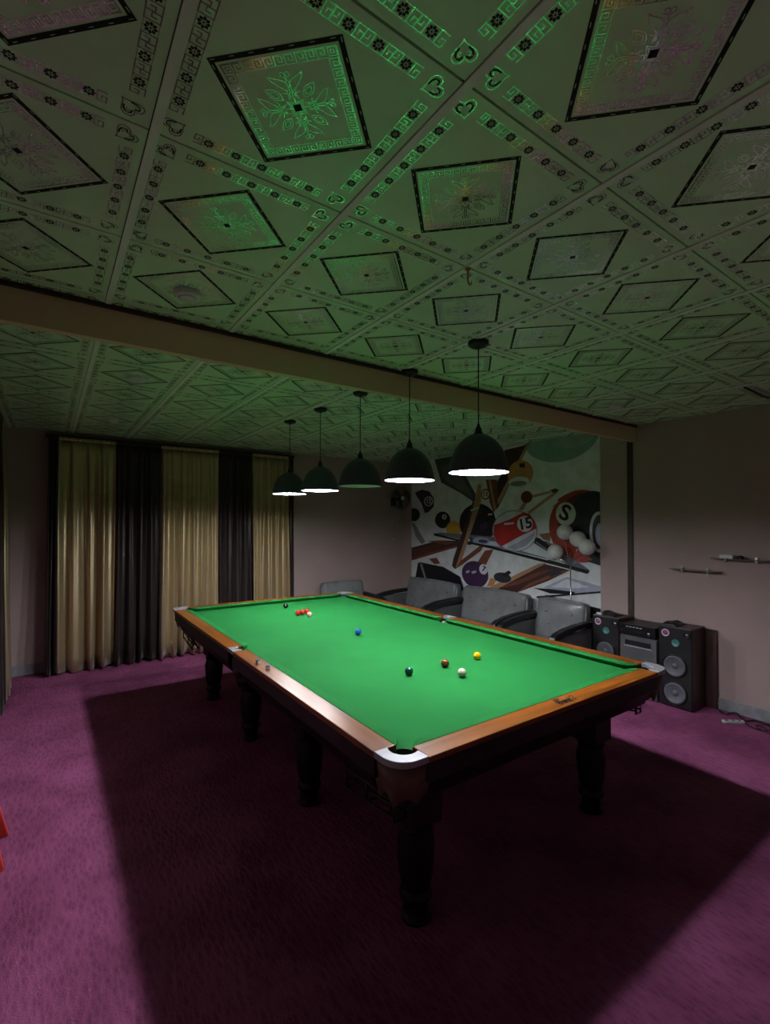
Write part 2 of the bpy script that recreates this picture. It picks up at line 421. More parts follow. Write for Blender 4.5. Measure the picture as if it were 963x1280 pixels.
def cushion(kind, sx, sy):
    """kind 'long': runs along y at x = sx*.889 on half sy ; 'short': runs along x at y = sy*1.7845"""
    mb = MB(); N = 40; rings = []
    s0, s1 = (.042, 1.79) if kind == 'long' else (-.885, .885)
    def e(s):
        if kind == 'long':
            if s > 1.705: return .05 * ((s - 1.705) / .085) ** 2
            if s < .09: return .05 * ((.09 - s) / .048) ** 2
        else:
            t = abs(s)
            if t > .80: return .05 * ((t - .80) / .085) ** 2
        return 0.0
    # finer steps at the curved ends
    ss = sorted(set([s0 + (s1 - s0) * k / 8 for k in range(9)] + [s0 + .09 * k / 8 for k in range(9)] + [s1 - .09 * k / 8 for k in range(9)]))
    for s in ss:
        q = min(.049, e(s))
        prof = [(.0515, RAIL), (q + .012 * (1 - q / .05), RAIL - .0005), (q + .002, RAIL - .003), (q, RAIL - .008), (q + .003, RAIL - .013), (min(.0505, q + .022), BED + .0005), (.0515, BED + .0005)]
        for off, z in prof:
            if kind == 'long': rings.append((sx * (.889 + off), sy * s, z))
            else: rings.append((s, sy * (1.7845 + off), z))
    n = 7
    f = [(i * n + k, i * n + (k + 1) % n, (i + 1) * n + (k + 1) % n, (i + 1) * n + k) for i in range(len(ss) - 1) for k in range(n)]
    mb.add(rings, f, 0, True); L = len(ss)
    mb.add(rings[:n], [tuple(range(n))]); mb.add(rings[-n:], [tuple(range(n))])
    o = mb.build('cushion', M['cloth'], table)
    q = o.modifiers.new('edge', 'EDGE_SPLIT'); q.split_angle = math.radians(50)
for sx in (-1, 1):
    for sy in (-1, 1):
        cushion('long', sx, sy)
        a, b = sorted((sx * .9405, sx * 1.045)); c, d = sorted((sy * .060, sy * 1.788))
        MB().box(a, b, c, d, .868, RAIL).build('rail', M['woody'], table, bevel=.004)
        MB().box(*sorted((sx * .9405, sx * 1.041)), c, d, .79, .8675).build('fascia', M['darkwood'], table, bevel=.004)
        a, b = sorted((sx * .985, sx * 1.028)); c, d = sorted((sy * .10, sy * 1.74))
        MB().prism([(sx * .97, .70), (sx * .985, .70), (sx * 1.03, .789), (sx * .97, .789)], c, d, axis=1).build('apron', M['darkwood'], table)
for sy in (-1, 1):
    cushion('short', 0, sy)
    c, d = sorted((sy * 1.836, sy * 1.94))
    MB().box(-.893, .893, c, d, .868, RAIL).build('rail', M['woodx'], table, bevel=.004)
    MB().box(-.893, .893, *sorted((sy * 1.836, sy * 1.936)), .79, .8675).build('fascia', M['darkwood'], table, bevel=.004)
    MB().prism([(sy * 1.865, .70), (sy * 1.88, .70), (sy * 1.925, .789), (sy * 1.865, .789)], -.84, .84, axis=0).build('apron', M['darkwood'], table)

def resample(P, n):
    d = [0]
    for a, b in zip(P, P[1:]): d.append(d[-1] + math.dist(a, b))
    out = []
    for k in range(n + 1):
        t = d[-1] * k / n
        for i in range(len(P) - 1):
            if t <= d[i + 1] + 1e-9:
                u = (t - d[i]) / max(1e-9, d[i + 1] - d[i]); out.append(tuple(P[i][j] * (1 - u) + P[i + 1][j] * u for j in (0, 1))); break
    return out
def plate(outer, inner, z0, z1, n=20):
    o = resample(outer, n); i = resample(inner, n)
    return MB().prism(o + i[::-1], z0, z1)
for sx in (-1, 1):
    for sy in (-1, 1):
        outer = [(1.046, 1.789)] + arc(.951, 1.846, .095, 0, 90, 12) + [(.894, 1.941)]
        inner = arc(CX, CY, .060, -34, 124, 14)
        fl = lambda P: [(sx * p[0], sy * p[1]) for p in P]
        pl = plate(fl(outer), fl(inner), RAIL - .022, RAIL + .004).build('pocket_plate', M['plate'], table, bevel=.003)
        pl['label'] = 'pale rounded corner pocket plate'
        sk = [(1.030, 1.760)] + arc(.948, 1.843, .084, 0, 90, 12) + [(.865, 1.926)]
        sk = resample(sk, 18); mb = MB(); ring = []
        for k, q in enumerate(sk):
            zb = .70 + .035 * abs(math.sin(k / 18 * PI * 2.5))
            cxs, cys = .90, 1.795
            ring += [(sx * q[0], sy * q[1], RAIL - .023), (sx * (q[0] + (cxs - q[0]) * .06), sy * (q[1] + (cys - q[1]) * .06), .80), (sx * (q[0] + (cxs - q[0]) * .22), sy * (q[1] + (cys - q[1]) * .22), zb)]
        mb.add(ring, [(3 * k + a, 3 * k + 3 + a, 3 * k + 4 + a, 3 * k + 1 + a) for k in range(18) for a in (0, 1)], 0, True)
        mb.build('pocket_skirt', M['leather'], table, solid=.005)
        cup = MB().lathe([(.060, RAIL - .03), (.058, .80), (.052, .74), (.035, .70), (.001, .69)], 20, (sx * (CX - .002), sy * (CY - .002), 0))
        cup.build('pocket_net', M['black'], table, solid=.003)
        # wire rack under the corner for pocketed balls
        mb = MB()
        for dx, z in ((.90, .60), (.955, .60), (.915, .64), (.945, .64)):
            mb.tube([(sx * (dx if z < .62 else dx), sy * 1.80, z + .02), (sx * dx, sy * 1.70, z), (sx * dx, sy * 1.42, z - .03)], .006)
        for y in (1.80, 1.60, 1.43):
            zz = .60 - .1 * (1.8 - y) * .8
            mb.tube([(sx * .90, sy * y, zz + .10), (sx * .90, sy * y, zz), (sx * .955, sy * y, zz), (sx * .955, sy * y, zz + .10)], .006)
        mb.tube([(sx * .955, sy * 1.80, .68), (sx * .955, sy * 1.43, .66)], .006)
        mb.tube([(sx * .90, sy * 1.80, .70), (sx * .90, sy * 1.62, .78)], .006)
        mb.build('ball_rack', M['blackmetal'], table)
    outer = [(sx * 1.046, -.061), (sx * 1.046, .061)]
    inner = [(sx * p[0], p[1]) for p in arc(.957, 0, .047, -72, 72, 12)]
    plate(outer, inner, RAIL - .022, RAIL + .004).build('pocket_plate', M['plate'], table, bevel=.003)
    MB().lathe([(.046, RAIL - .03), (.050, .80), (.046, .74), (.03, .70), (.001, .69)], 20, (sx * .975, 0, 0)).build('pocket_net', M['black'], table, solid=.003)
    mb = MB()
    for y in (-.03, .03):
        mb.tube([(sx * .99, y, .72), (sx * .99, y, .64), (sx * .78, y, .60)], .006)
    mb.tube([(sx * .99, -.03, .64), (sx * .99, .03, .64)], .006)
    mb.build('ball_rack', M['blackmetal'], table)
MB().box(-.962, .962, -1.855, 1.855, .775, BED - .031).build('slate_frame', M['darkwood'], table)
for y in (-1.62, -.54, .54, 1.62):
    MB().box(-.80, .80, y - .07, y + .07, .62, .774).build('cross_beam', M['darkwood'], table, bevel=.006)
for sx in (-1, 1):
    MB().box(sx * .70 - .06, sx * .70 + .06, -1.72, 1.72, .66, .773).build('side_beam', M['darkwood'], table, bevel=.006)
leg = MB()
leg.box(-.085, .085, -.085, .085, .44, .62)
leg.lathe([(.06, .44), (.085, .42), (.072, .40), (.088, .34), (.078, .20), (.062, .14), (.075, .12), (.075, .10), (.055, .085), (.055, .03), (.07, .02), (.07, 0), (.001, 0)], 20)
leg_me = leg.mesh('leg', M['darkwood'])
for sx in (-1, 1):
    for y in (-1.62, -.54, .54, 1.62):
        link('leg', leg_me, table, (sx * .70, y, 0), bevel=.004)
# printed maker's mark on the near rail: a small crown over slanted letters
lg = MB(); zl = RAIL + .0006
def lp(P): lg.add([(.04 + p[0] + .25 * p[1], -1.912 + p[1] * 1.6, zl) for p in P], [tuple(range(len(P)))])
lp([(-.062, .027), (-.024, .027), (-.020, .040), (-.032, .034), (-.043, .044), (-.054, .034), (-.066, .040)])
for (x, pts) in ((-.068, [(0, .02), (.014, .022), (.016, .014), (.002, .010), (.004, .002), (.018, .002)]), (-.044, [(0, 0), (0, .022), (.0, .011), (.014, .013), (.016, 0)]),
                 (-.022, [(.014, .004), (0, .002), (0, .014), (.013, .014), (.013, .009), (0, .009)]), (-.002, [(0, 0), (0, .014), (.012, .014), (.013, 0)]),
                 (.018, [(.013, .024), (.012, 0), (0, .001), (0, .012), (.012, .013)])):
    for a, b in zip(pts, pts[1:]):
        d = Vector((b[0] - a[0], b[1] - a[1])).normalized(); n = Vector((-d.y, d.x)) * .0042; d *= .0034
        lp([(x + a[0] - n.x - d.x, a[1] - n.y - d.y), (x + b[0] - n.x + d.x, b[1] - n.y + d.y), (x + b[0] + n.x + d.x, b[1] + n.y + d.y), (x + a[0] + n.x - d.x, a[1] + n.y - d.y)])
for pts in ([(.036, .016), (.062, .030), (.078, .026), (.058, .010), (.046, .002), (.072, .004)],):
    for a, b in zip(pts, pts[1:]):
        d = Vector((b[0] - a[0], b[1] - a[1])).normalized(); n = Vector((-d.y, d.x)) * .0020
        lp([(a[0] - n.x, a[1] - n.y), (b[0] - n.x, b[1] - n.y), (b[0] + n.x, b[1] + n.y), (a[0] + n.x, a[1] + n.y)])
mk = lg.build('maker_mark', M['ink'], table); mk['label'] = 'dark printed mark with a crown and slanted letters'

# ---- balls
BR = .02625
for nm, col, x, y, lab, grp in [
    ('black', (.008, .008, .009), 0, 1.4605, 'shiny black snooker ball on its spot near the far end cushion', None),
    ('red', (.62, .02, .02), -.0585, 1.031, 'leftmost of three red snooker balls touching in a row', 'red balls'),
    ('red', (.62, .02, .02), -.0045, 1.040, 'middle of three red snooker balls touching in a row', 'red balls'),
    ('red', (.62, .02, .02), .0495, 1.048, 'rightmost of three red snooker balls, half behind the pink ball', 'red balls'),
    ('pink', (.9, .45, .38), -.003, .885, 'pink snooker ball just in front of the row of reds', None),
    ('blue', (.01, .10, .48), 0, 0, 'blue snooker ball on the centre spot of the baize', None),
    ('green', (.005, .09, .06), -.292, -1.0475, 'dark green snooker ball nearest the left long rail', None),
    ('brown', (.20, .055, .015), 0, -1.0475, 'brown snooker ball between the green and the yellow', None),
    ('yellow', (.90, .50, .01), .292, -1.0475, 'yellow snooker ball right of the brown ball', None),
    ('white', (.80, .76, .58), -.048, -1.25, 'cream white cue ball in front of the brown ball', None)]:
    o = MB().sphere((0, 0, 0), BR, 0, 28, 18).build(nm + '_snooker_ball', mat('ball_' + nm, col, .08, var=.06, scale=30, coat=.5), None, (x, y, BED + BR))
    tag(o, lab, 'ball', grp)
# ---- chalk
for x, y, rz, lab in [(-.998, -.418, .3, 'small cube of blue chalk on the left rail, the one farther from the viewer'),
                      (-.992, -.562, -.2, 'small cube of blue chalk on the left rail, the one nearer the viewer')]:
    c = empty('chalk_cube', (x, y, RAIL), rz); tag(c, lab, 'chalk', 'chalk cubes on the rail')
    MB().box(-.011, .011, -.011, .011, 0, .017).build('wrapper', M['chalk_wrap'], c, bevel=.001)
    MB().add([(a * .011, b * .011, .017) for a, b in ((-1, -1), (1, -1), (1, 1), (-1, 1))] + [(a * .011, b * .011, .022) for a, b in ((-1, -1), (1, -1), (1, 1), (-1, 1))] + [(0, 0, .019)],
             [(0, 1, 5, 4), (1, 2, 6, 5), (2, 3, 7, 6), (3, 0, 4, 7), (4, 5, 8), (5, 6, 8), (6, 7, 8), (7, 4, 8)]).build('chalk', M['chalk_blue'], c)

# ================================================================== PENDANT LAMPS
RIM = 2.074
def lamp(x, y, lit, lab):
    p = empty('pendant_lamp', (x, y, H)); tag(p, lab, 'pendant lamp', 'pendant lamps in a row over the table')
    d = RIM - H
    MB().lathe([(.001, 0), (.060, 0), (.062, -.004), (.060, -.020), (.050, -.028), (.012, -.030), (.009, -.042), (.001, -.042)], 32).build('canopy', M['blackmetal'], p)
    MB().tube([(0, 0, -.03), (0, 0, d + .27)], .0036, 8).build('cord', M['black'], p)
    MB().lathe([(.001, d + .290), (.007, d + .288), (.010, d + .272), (.018, d + .262), (.022, d + .238), (.030, d + .228), (.001, d + .226)], 20).build('cord_cap', M['blackmetal'], p)
    prof = [(.176, 0), (.177, .004), (.174, .022), (.168, .055), (.157, .095), (.140, .135), (.115, .172), (.085, .200), (.055, .218), (.024, .228)]
    mb = MB()
    mb.lathe([(r, d + z) for r, z in prof], 48, m=0)
    mb.lathe([(r - .004, d + z - (.002 if i > 5 else 0)) for i, (r, z) in enumerate(prof)], 48, m=1)
    mb.lathe([(.176, d), (.172, d)], 48, m=0)
    sh = mb.mesh('shade', [M['shade_out'], M['shade_in']])
    link('shade', sh, p)
    MB().lathe([(.018, d + .225), (.018, d + .13), (.001, d + .13)], 16).build('lamp_holder', M['white'], p)
    bz = d + .050
    b = MB().lathe([(.016, bz + .066), (.018, bz + .050), (.032, bz + .030), (.040, bz + .008), (.040, bz - .008), (.034, bz - .024), (.022, bz - .036), (.008, bz - .041), (.0005, bz - .042)], 24)
    b.build('bulb', M['bulb_on'] if lit else M['bulb_off'], p)
for x, y, lit, lab in [(-.02, -1.36, True, 'lit black dome pendant lamp nearest the viewer, first of five over the table'),
                       (-.015, -.695, True, 'lit black dome pendant lamp hanging next to the beam, second from the viewer'),
                       (0, -.02, False, 'unlit black dome pendant lamp in the middle of the row of five'),
                       (0, .685, True, 'lit black dome pendant lamp between the unlit one and the farthest one'),
                       (-.01, 1.36, True, 'lit black dome pendant lamp farthest from the viewer, before the curtains')]:
    lamp(x, y, lit, lab)

# ================================================================== CURTAINS
def curtain(p0, p1, out, ztop, zbot, m, folds, seed, label, amp=.068, flare=.06, group='long satin curtain panels'):
    """wavy cloth from p0 to p1 (plan), bulging towards 'out'"""
    rnd = random.Random(seed)
    c = empty('curtain', (p0[0], p0[1], zbot)); tag(c, label, 'curtain', group)
    d = Vector((p1[0] - p0[0], p1[1] - p0[1])); L = d.length - .014; d.normalize(); o = Vector(out)
    nx = folds * 10; nz = 18
    ph = [rnd.uniform(-.5, .5) for _ in range(folds + 2)]; am = [rnd.uniform(.55, 1.15) for _ in range(folds + 2)]
    mb = MB(); V = []
    for j in range(nz + 1):
        t = j / nz; z = ztop * 0 + (ztop - zbot) * (1 - t)
        for i in range(nx + 1):
            s = i / nx; q = s * folds; k = int(min(q, folds - 1)); fr = q - k
            A = am[k] * (1 - fr) + am[k + 1] * fr; P = ph[k] * (1 - fr) + ph[k + 1] * fr
            g = 2 * PI * q + P + .5 * math.sin(2.2 * t + seed)
            w = math.sin(g + .55 * math.sin(g)) + .30 * math.sin(2.7 * g * .5 + 3.1 * P + t * 1.1) + (.22 * math.sin(3 * g + P) * (1 - .6 * t))
            gather = .35 + .65 * min(1, t * 5)
            off = amp * A * gather * (.55 + .75 * t) * w + flare * t * t + amp * .6
            if t < .05: off += .006 * math.sin(2 * PI * q * 3)
            sl = s * L + .015 * math.sin(2 * PI * q * .5 + seed) * t * (1 if 0 < i < nx else 0)
            x = d.x * sl + o.x * off; y = d.y * sl + o.y * off
            zz = z + (.02 * math.sin(q * 1.7 + seed) * (1 if j == nz else 0))
            V.append((x, y, max(0.0, zz)))
    n = nx + 1
    mb.add(V, [(j * n + i, j * n + i + 1, (j + 1) * n + i + 1, (j + 1) * n + i) for j in range(nz) for i in range(nx)], 0, True)
    mb.build('drape', m, c, solid=.004)
    # pleated heading tape
    mb = MB(); V = []
    for z in (ztop - zbot - .005, ztop - zbot + .035):
        for i in range(nx * 2 + 1):
            s = i / (nx * 2); off = amp * .75 + .008 * math.sin(2 * PI * s * folds * 3)
            V.append((d.x * s * L + o.x * off, d.y * s * L + o.y * off, z))
    n = nx * 2 + 1
    mb.add(V, [(i, i + 1, n + i + 1, n + i) for i in range(nx * 2)], 0, True)
    mb.build('heading_tape', m, c, solid=.01)
    return c
yc = 3.50
for (x0, x1, key, f, sd, lab) in [(-2.10, -2.00, 'satin_dark', 2, 1, 'narrow dark brown satin curtain edge at the left end of the long window curtains'),
                                  (-2.00, -1.40, 'satin', 4, 2, 'leftmost wide beige satin curtain panel on the far wall'),
                                  (-1.40, -.89, 'satin_dark', 4, 3, 'wide dark brown satin curtain between the left and the middle beige panels'),
                                  (-.89, -.14, 'satin', 6, 4, 'middle beige satin curtain panel behind the far table corner'),
                                  (-.14, .33, 'satin_dark', 4, 5, 'dark brown satin curtain between the middle and the right beige panels'),
                                  (.33, .90, 'satin', 5, 6, 'right beige satin curtain panel beside the bare far wall'),
                                  (.90, .99, 'satin_dark', 1, 8, 'narrow dark brown satin curtain edge at the right end of the long window curtains')]:
    curtain((x0, yc), (x1, yc), (0, -1), 2.74, .012, M[key], f, sd, lab)
rod = empty('curtain_rod', (-2.13, 3.545, 2.785)); tag(rod, 'dark curtain track running above the long satin curtains', 'curtain rod')
MB().box(0, 3.15, -.03, .02, -.022, .022).build('track', M['dark_trim'], rod, bevel=.004)
for x in (.15, 1.55, 3.0): MB().box(x - .015, x + .015, .02, .055, -.02, .02).build('bracket', M['blackmetal'], rod)
curtain((-2.50, 3.13), (-2.50, 2.55), (1, 0), 2.74, .012, M['satin'], 6, 12, 'beige satin curtain hanging on the left wall at the picture edge', amp=.04, flare=.035, group='left wall curtain panels')
curtain((-2.50, 2.55), (-2.50, 2.05), (1, 0), 2.74, .012, M['satin_dark'], 5, 13, 'dark brown satin curtain hanging on the left wall beside the beige one', amp=.04, flare=.035, group='left wall curtain panels')
r2 = empty('curtain_rod', (-2.545, 3.2, 2.785)); tag(r2, 'dark curtain track on the left wall', 'curtain rod')
MB().box(-.02, .03, -1.2, 0, -.022, .022).build('track', M['dark_trim'], r2, bevel=.004)
for y in (-.15, -1.05): MB().box(-.035, -.02, y - .015, y + .015, -.02, .02).build('bracket', M['blackmetal'], r2)

# ================================================================== SEATS
def seat(name, w, loc, rz, label, cat, nbtn, group):
    c = empty(name, loc, rz); tag(c, label, cat, group)
    MB().box(-w / 2 + .08, w / 2 - .08, -.36, .30, .14, .24).build('base_frame', M['black'], c, bevel=.006)
    rbox('seat_cushion', M['vinyl'], c, (w - .17, .62, .17), (0, -.06, .335), .05, puff=.012)
    b = rbox('backrest', M['vinyl'], c, (w - .15, .15, .50), (0, .285, .605), .045, rot=(-.16, 0, 0), puff=.018)
    cols = nbtn
    for i in range(cols):
        for j in range(2):
            x = (i - (cols - 1) / 2) * (w - .45) / max(1, cols - 1) + (.05 if j else -.0)
            bt = MB().sphere((0, 0, 0), .021, 0, 12, 8).build('button', M['vinyl'], b, (x, -.088, .10 - .14 * j)); bt.scale = (1, .5, 1)
    for sx in (-1, 1):
        xo, xi = sx * w / 2, sx * (w / 2 - .075)
        a0, a1 = sorted((xo, xi))
        top = [(.36, .665), (.20, .668), (.0, .660), (-.20, .640), (-.34, .610), (-.405, .575), (-.43, .52), (-.435, .44), (-.425, .10), (-.42, 0)]
        bot = [(-.355, 0), (-.36, .10), (-.372, .44), (-.37, .50), (-.345, .535), (-.30, .555), (-.18, .578), (.0, .600), (.20, .610), (.36, .610)]
        MB().prism(top + bot, a0, a1, axis=0).build('armrest', M['black'], c, bevel=.010)
        MB().box(a0 + .018, a1 - .018, -.358, .34, .16, .585).build('arm_panel', M['vinyl_dark'], c, bevel=.006)
        MB().box(a0 + .01, a1 - .01, .28, .36, 0, .609).build('leg', M['black'], c, bevel=.005)
    return c
SX = 2.64
seat('leather_sofa', 1.30, (SX, 2.47, 0), -PI / 2, 'two seat grey leatherette sofa with black arms nearest the far corner', 'sofa', 4, 'grey leatherette seats along the walls')
seat('leather_sofa', 1.26, (SX, 1.165, 0), -PI / 2, 'two seat grey leatherette sofa with black arms before the mural, beside the single armchair', 'sofa', 4, 'grey leatherette seats along the walls')
seat('leather_armchair', .79, (SX, .115, 0), -PI / 2, 'single grey leatherette armchair beside the left speaker tower', 'armchair', 2, 'grey leatherette seats along the walls')
seat('leather_armchair', .86, (1.66, 2.83, 0), 0, 'single grey leatherette armchair against the far wall behind the far table pocket', 'armchair', 2, 'grey leatherette seats along the walls')

# ================================================================== SPEAKERS AND AMPLIFIER
def driver(parent, name, y, z, r, kind):
    x = 0.0045
    if kind == 'woofer':
        o = MB().lathe([(r + .012, 0), (r + .014, .006), (r + .004, .010), (r, .006)], 32, (x, y, z), axis='-x').build(name, M['blackmetal'], parent)
        MB().lathe([(r, .010), (r * .93, .018), (r * .86, .015), (r * .45, .003), (r * .3, .001)], 32, (x, y, z), axis='-x').build('cone', M['cone'], o)
        MB().lathe([(r * .3, .001), (r * .24, .008), (r * .12, .012), (.0005, .013)], 24, (x, y, z), axis='-x').build('dust_cap', M['cone'], o)
    elif kind == 'ring':
        o = MB().lathe([(r, 0), (r, .008), (r * .82, .012), (r * .66, .008), (r * .62, 0)], 32, (x, y, z), axis='-x').build(name, M['pinkring'], parent)
        MB().lathe([(r * .62, .002), (r * .4, .010), (.0005, .012)], 24, (x, y, z), axis='-x').build('dome', M['purple'], o)
    elif kind == 'mid':
        o = MB().lathe([(r, 0), (r, .006), (r * .88, .010), (r * .8, .008), (r * .3, .001)], 32, (x, y, z), axis='-x').build(name, M['teal'], parent)
        MB().lathe([(r * .3, .001), (r * .15, .006), (.0005, .007)], 20, (x, y, z), axis='-x').build('dust_cap', M['teal'], o)
    else:
        o = MB().lathe([(r, 0), (r, .005), (r * .9, .008), (r * .7, .006), (r * .66, .001)], 32, (x, y, z), axis='-x').build(name, M['blackmetal'], parent)
        MB().lathe([(r * .6, .002), (r * .5, .007), (r * .42, .004), (r * .25, .010), (.0005, .014)], 24, (x, y, z), axis='-x').build('dome', M['chrome'], o)
def tower(loc, w, h, dep, label):
    t = empty('speaker_tower', loc); tag(t, label, 'speaker', 'tower speakers')
    MB().box(.022, dep, -w / 2, w / 2, 0, h).build('cabinet', M['cab_wood'], t, bevel=.004)
    MB().box(.004, .021, -w / 2 + .004, w / 2 - .004, .015, h - .004).build('front_baffle', M['black'], t, bevel=.004)
    driver(t, 'led_ring', w * .27, h - .065, .037, 'ring')
    driver(t, 'midrange', -.01, h - .15, .036, 'mid')
    driver(t, 'tweeter', -w * .36, h - .062, .033, 'tw')
    driver(t, 'woofer', 0, h - .37, .098, 'woofer')
    driver(t, 'woofer', 0, h - .63, .098, 'woofer')
    return t
tower((2.855, -1.168, 0), .30, .775, .30, 'tall speaker tower with two grey woofers standing right of the amplifier')
tower((2.855, -.468, 0), .30, .765, .30, 'tall speaker tower left of the amplifier, half hidden behind the table corner')
sb = empty('grey_cabinet', (2.855, -.815, 0)); tag(sb, 'grey box cabinet with a slot handle under the amplifier', 'cabinet')
MB().box(.02, .34, -.185, .185, 0, .615).build('body', M['grey_cab'], sb, bevel=.005)
fp = MB(); W2, Z0, Z1 = .183, .01, .605
for (a, b, c, d) in ((-W2, W2, Z0, .505), (-W2, W2, .565, Z1), (-W2, -.13, .505, .565), (.13, W2, .505, .565)): fp.box(.004, .02, a, b, c, d)
fr = fp.build('front_panel', M['grey_cab'], sb)
MB().box(.0, .012, -.14, .14, .497, .512).build('handle_lip', M['base'], sb, bevel=.003)
MB().box(.0175, .0195, -.13, .13, .512, .565).build('slot_back', M['black'], sb)
am = empty('amplifier', (2.845, -.815, .615)); tag(am, 'black stereo amplifier with silver buttons on the grey cabinet', 'amplifier')
MB().box(.006, .34, -.18, .18, .012, .115).build('case', M['black'], am, bevel=.003)
MB().box(0, .006, -.18, .18, .012, .115).build('front_panel', M['blackmetal'], am, bevel=.001)
for y in (-.15, .15):
    for x in (.05, .30): MB().lathe([(.001, 0), (.012, 0), (.014, .012), (.001, .012)], 14, (x, y, 0)).build('foot', M['black'], am)
MB().lathe([(.018, 0), (.018, .012), (.014, .016), (.001, .016)], 24, (0, -.12, .045), axis='-x').build('volume_knob', M['chrome'], am)
for i in range(6):
    MB().box(-.004, 0, .05 - i * .024 - .008, .05 - i * .024 + .006, .044, .050).build('button', M['chrome'], am)
for i in range(5):
    MB().box(-.003, 0, .10 - i * .034 - .012, .10 - i * .034 + .010, .088, .094).build('button', M['white'], am)
MB().lathe([(.007, 0), (.006, .006), (.001, .006)], 14, (0, .155, .05), axis='-x').build('jack_knob', M['chrome'], am)
def lumpy_cloth(name, loc, sx, sy, h, label, cat, seed):
    rnd = random.Random(seed); c = MB(); n = 10; V = []
    for j in range(n + 1):
        for i in range(n + 1):
            u, v = i / n * 2 - 1, j / n * 2 - 1
            z = h * max(0, (1 - abs(u) ** 3) * (1 - abs(v) ** 3)) * (.55 + .45 * math.sin(3.1 * u + 2 * v + seed) * math.cos(2.3 * v - seed)) + .003
            V.append((u * sx, v * sy, max(.003, z)))
    c.add(V, [(j * (n + 1) + i, j * (n + 1) + i + 1, (j + 1) * (n + 1) + i + 1, (j + 1) * (n + 1) + i) for j in range(n) for i in range(n)], 0, True)
    return tag(c.build(name, M['black'], None, loc, solid=.003), label, cat)
lumpy_cloth('black_cloth', (3.00, -.45, .766), .10, .10, .045, 'crumpled black cloth on top of the left speaker tower', 'cloth', 1)
lumpy_cloth('black_cloth', (3.00, -1.10, .776), .11, .07, .05, 'crumpled black cloth on top of the right speaker tower', 'cloth', 2.2)
tag(MB().box(-.02, .02, -.03, .03, 0, .022).build('small_white_box', M['white'], None, (2.91, -.375, .766), bevel=.004), 'small white box on the front edge of the left speaker tower', 'box')
bk = empty('dark_case', (3.17, -1.295, 0)); tag(bk, 'dark upright box squeezed between right speaker tower and wall', 'box')
MB().box(-.008, .012, -.115, .115, .0, .74).build('body', M['cab_wood'], bk, bevel=.004)
MB().box(-.0085, .013, -.1155, .1155, .735, .75).build('lid', M['black'], bk, bevel=.003)

# ================================================================== GLASS SHELVES
def shelf(y0, y1, z, label):
    s = empty('glass_shelf', (XR, (y0 + y1) / 2, z)); tag(s, label, 'shelf', 'glass wall shelves')
    L = abs(y1 - y0) / 2
    MB().prism([(0, -L), (-.10, -L + .02), (-.125, -L + .06), (-.125, L - .06), (-.10, L - .02), (0, L)], -.004, .004).build('pane', M['glass'], s, bevel=.001)
    for y in (-L * .5, L * .5):
        b = MB().lathe([(.016, 0), (.016, .01), (.009, .016), (.009, .05)], 16, (0, y, 0), axis='-x')
        b.box(-.055, -.02, y - .010, y + .010, .0045, .024); b.box(-.055, -.02, y - .010, y + .010, -.022, -.0045)
        b.lathe([(.001, -.034), (.006, -.034), (.007, -.022), (.001, -.022)], 12, (-.038, y, 0))
        b.build('bracket', M['chrome'], s)
shelf(-1.00, -1.46, 1.315, 'lower empty glass shelf with two metal brackets on the right wall')
shelf(-1.37, -1.86, 1.445, 'upper glass shelf at the right picture edge holding a white box')
tag(MB().box(-.03, .03, -.055, .055, 0, .034).build('white_box', M['white'], None, (3.11, -1.525, 1.4495), bevel=.005), 'small white box lying on the upper glass shelf', 'box')
tag(MB().lathe([(.001, 0), (.026, 0), (.028, .004), (.024, .026), (.012, .032), (.001, .032)], 20).build('black_tin', M['black'], None, (3.11, -1.63, 1.4495)), 'small round black tin beside the white box on the upper glass shelf', 'tin')

# ================================================================== FLOOR LAMP WITH GLOBES
fl = empty('globe_floor_lamp', (3.03, .062, 0)); tag(fl, 'thin floor lamp with four white glass globes before the mural, switched off', 'floor lamp')
MB().lathe([(.001, 0), (.11, 0), (.11, .012), (.02, .022), (.010, .04), (.001, .04)], 28).build('lamp_base', M['chrome'], fl)
MB().tube([(0, 0, .02), (0, 0, 1.42)], .0075, 10).build('pole', M['chrome'], fl)
for (dy, dz, dx) in ((.07, 1.665, -.01), (-.11, 1.585, -.02), (-.215, 1.495, .0), (.195, 1.42, -.02)):
    sg = 1 if dy > 0 else -1
    z0 = 1.30
    MB().tube([(0, 0, z0 - .05), (dx * .3, dy * .25, z0 + .0), (dx * .8, dy * .75, (z0 + dz - .09) / 2 + .02), (dx, dy, dz - .085)], .004, 8).build('arm', M['chrome'], fl)
    g = MB().sphere((dx, dy, dz), .094, 0, 24, 16).build('globe', M['globe'], fl)
    MB().lathe([(.001, -.098), (.022, -.098), (.026, -.084), (.001, -.080)], 16, (dx, dy, dz)).build('globe_cap', M['chrome'], g)

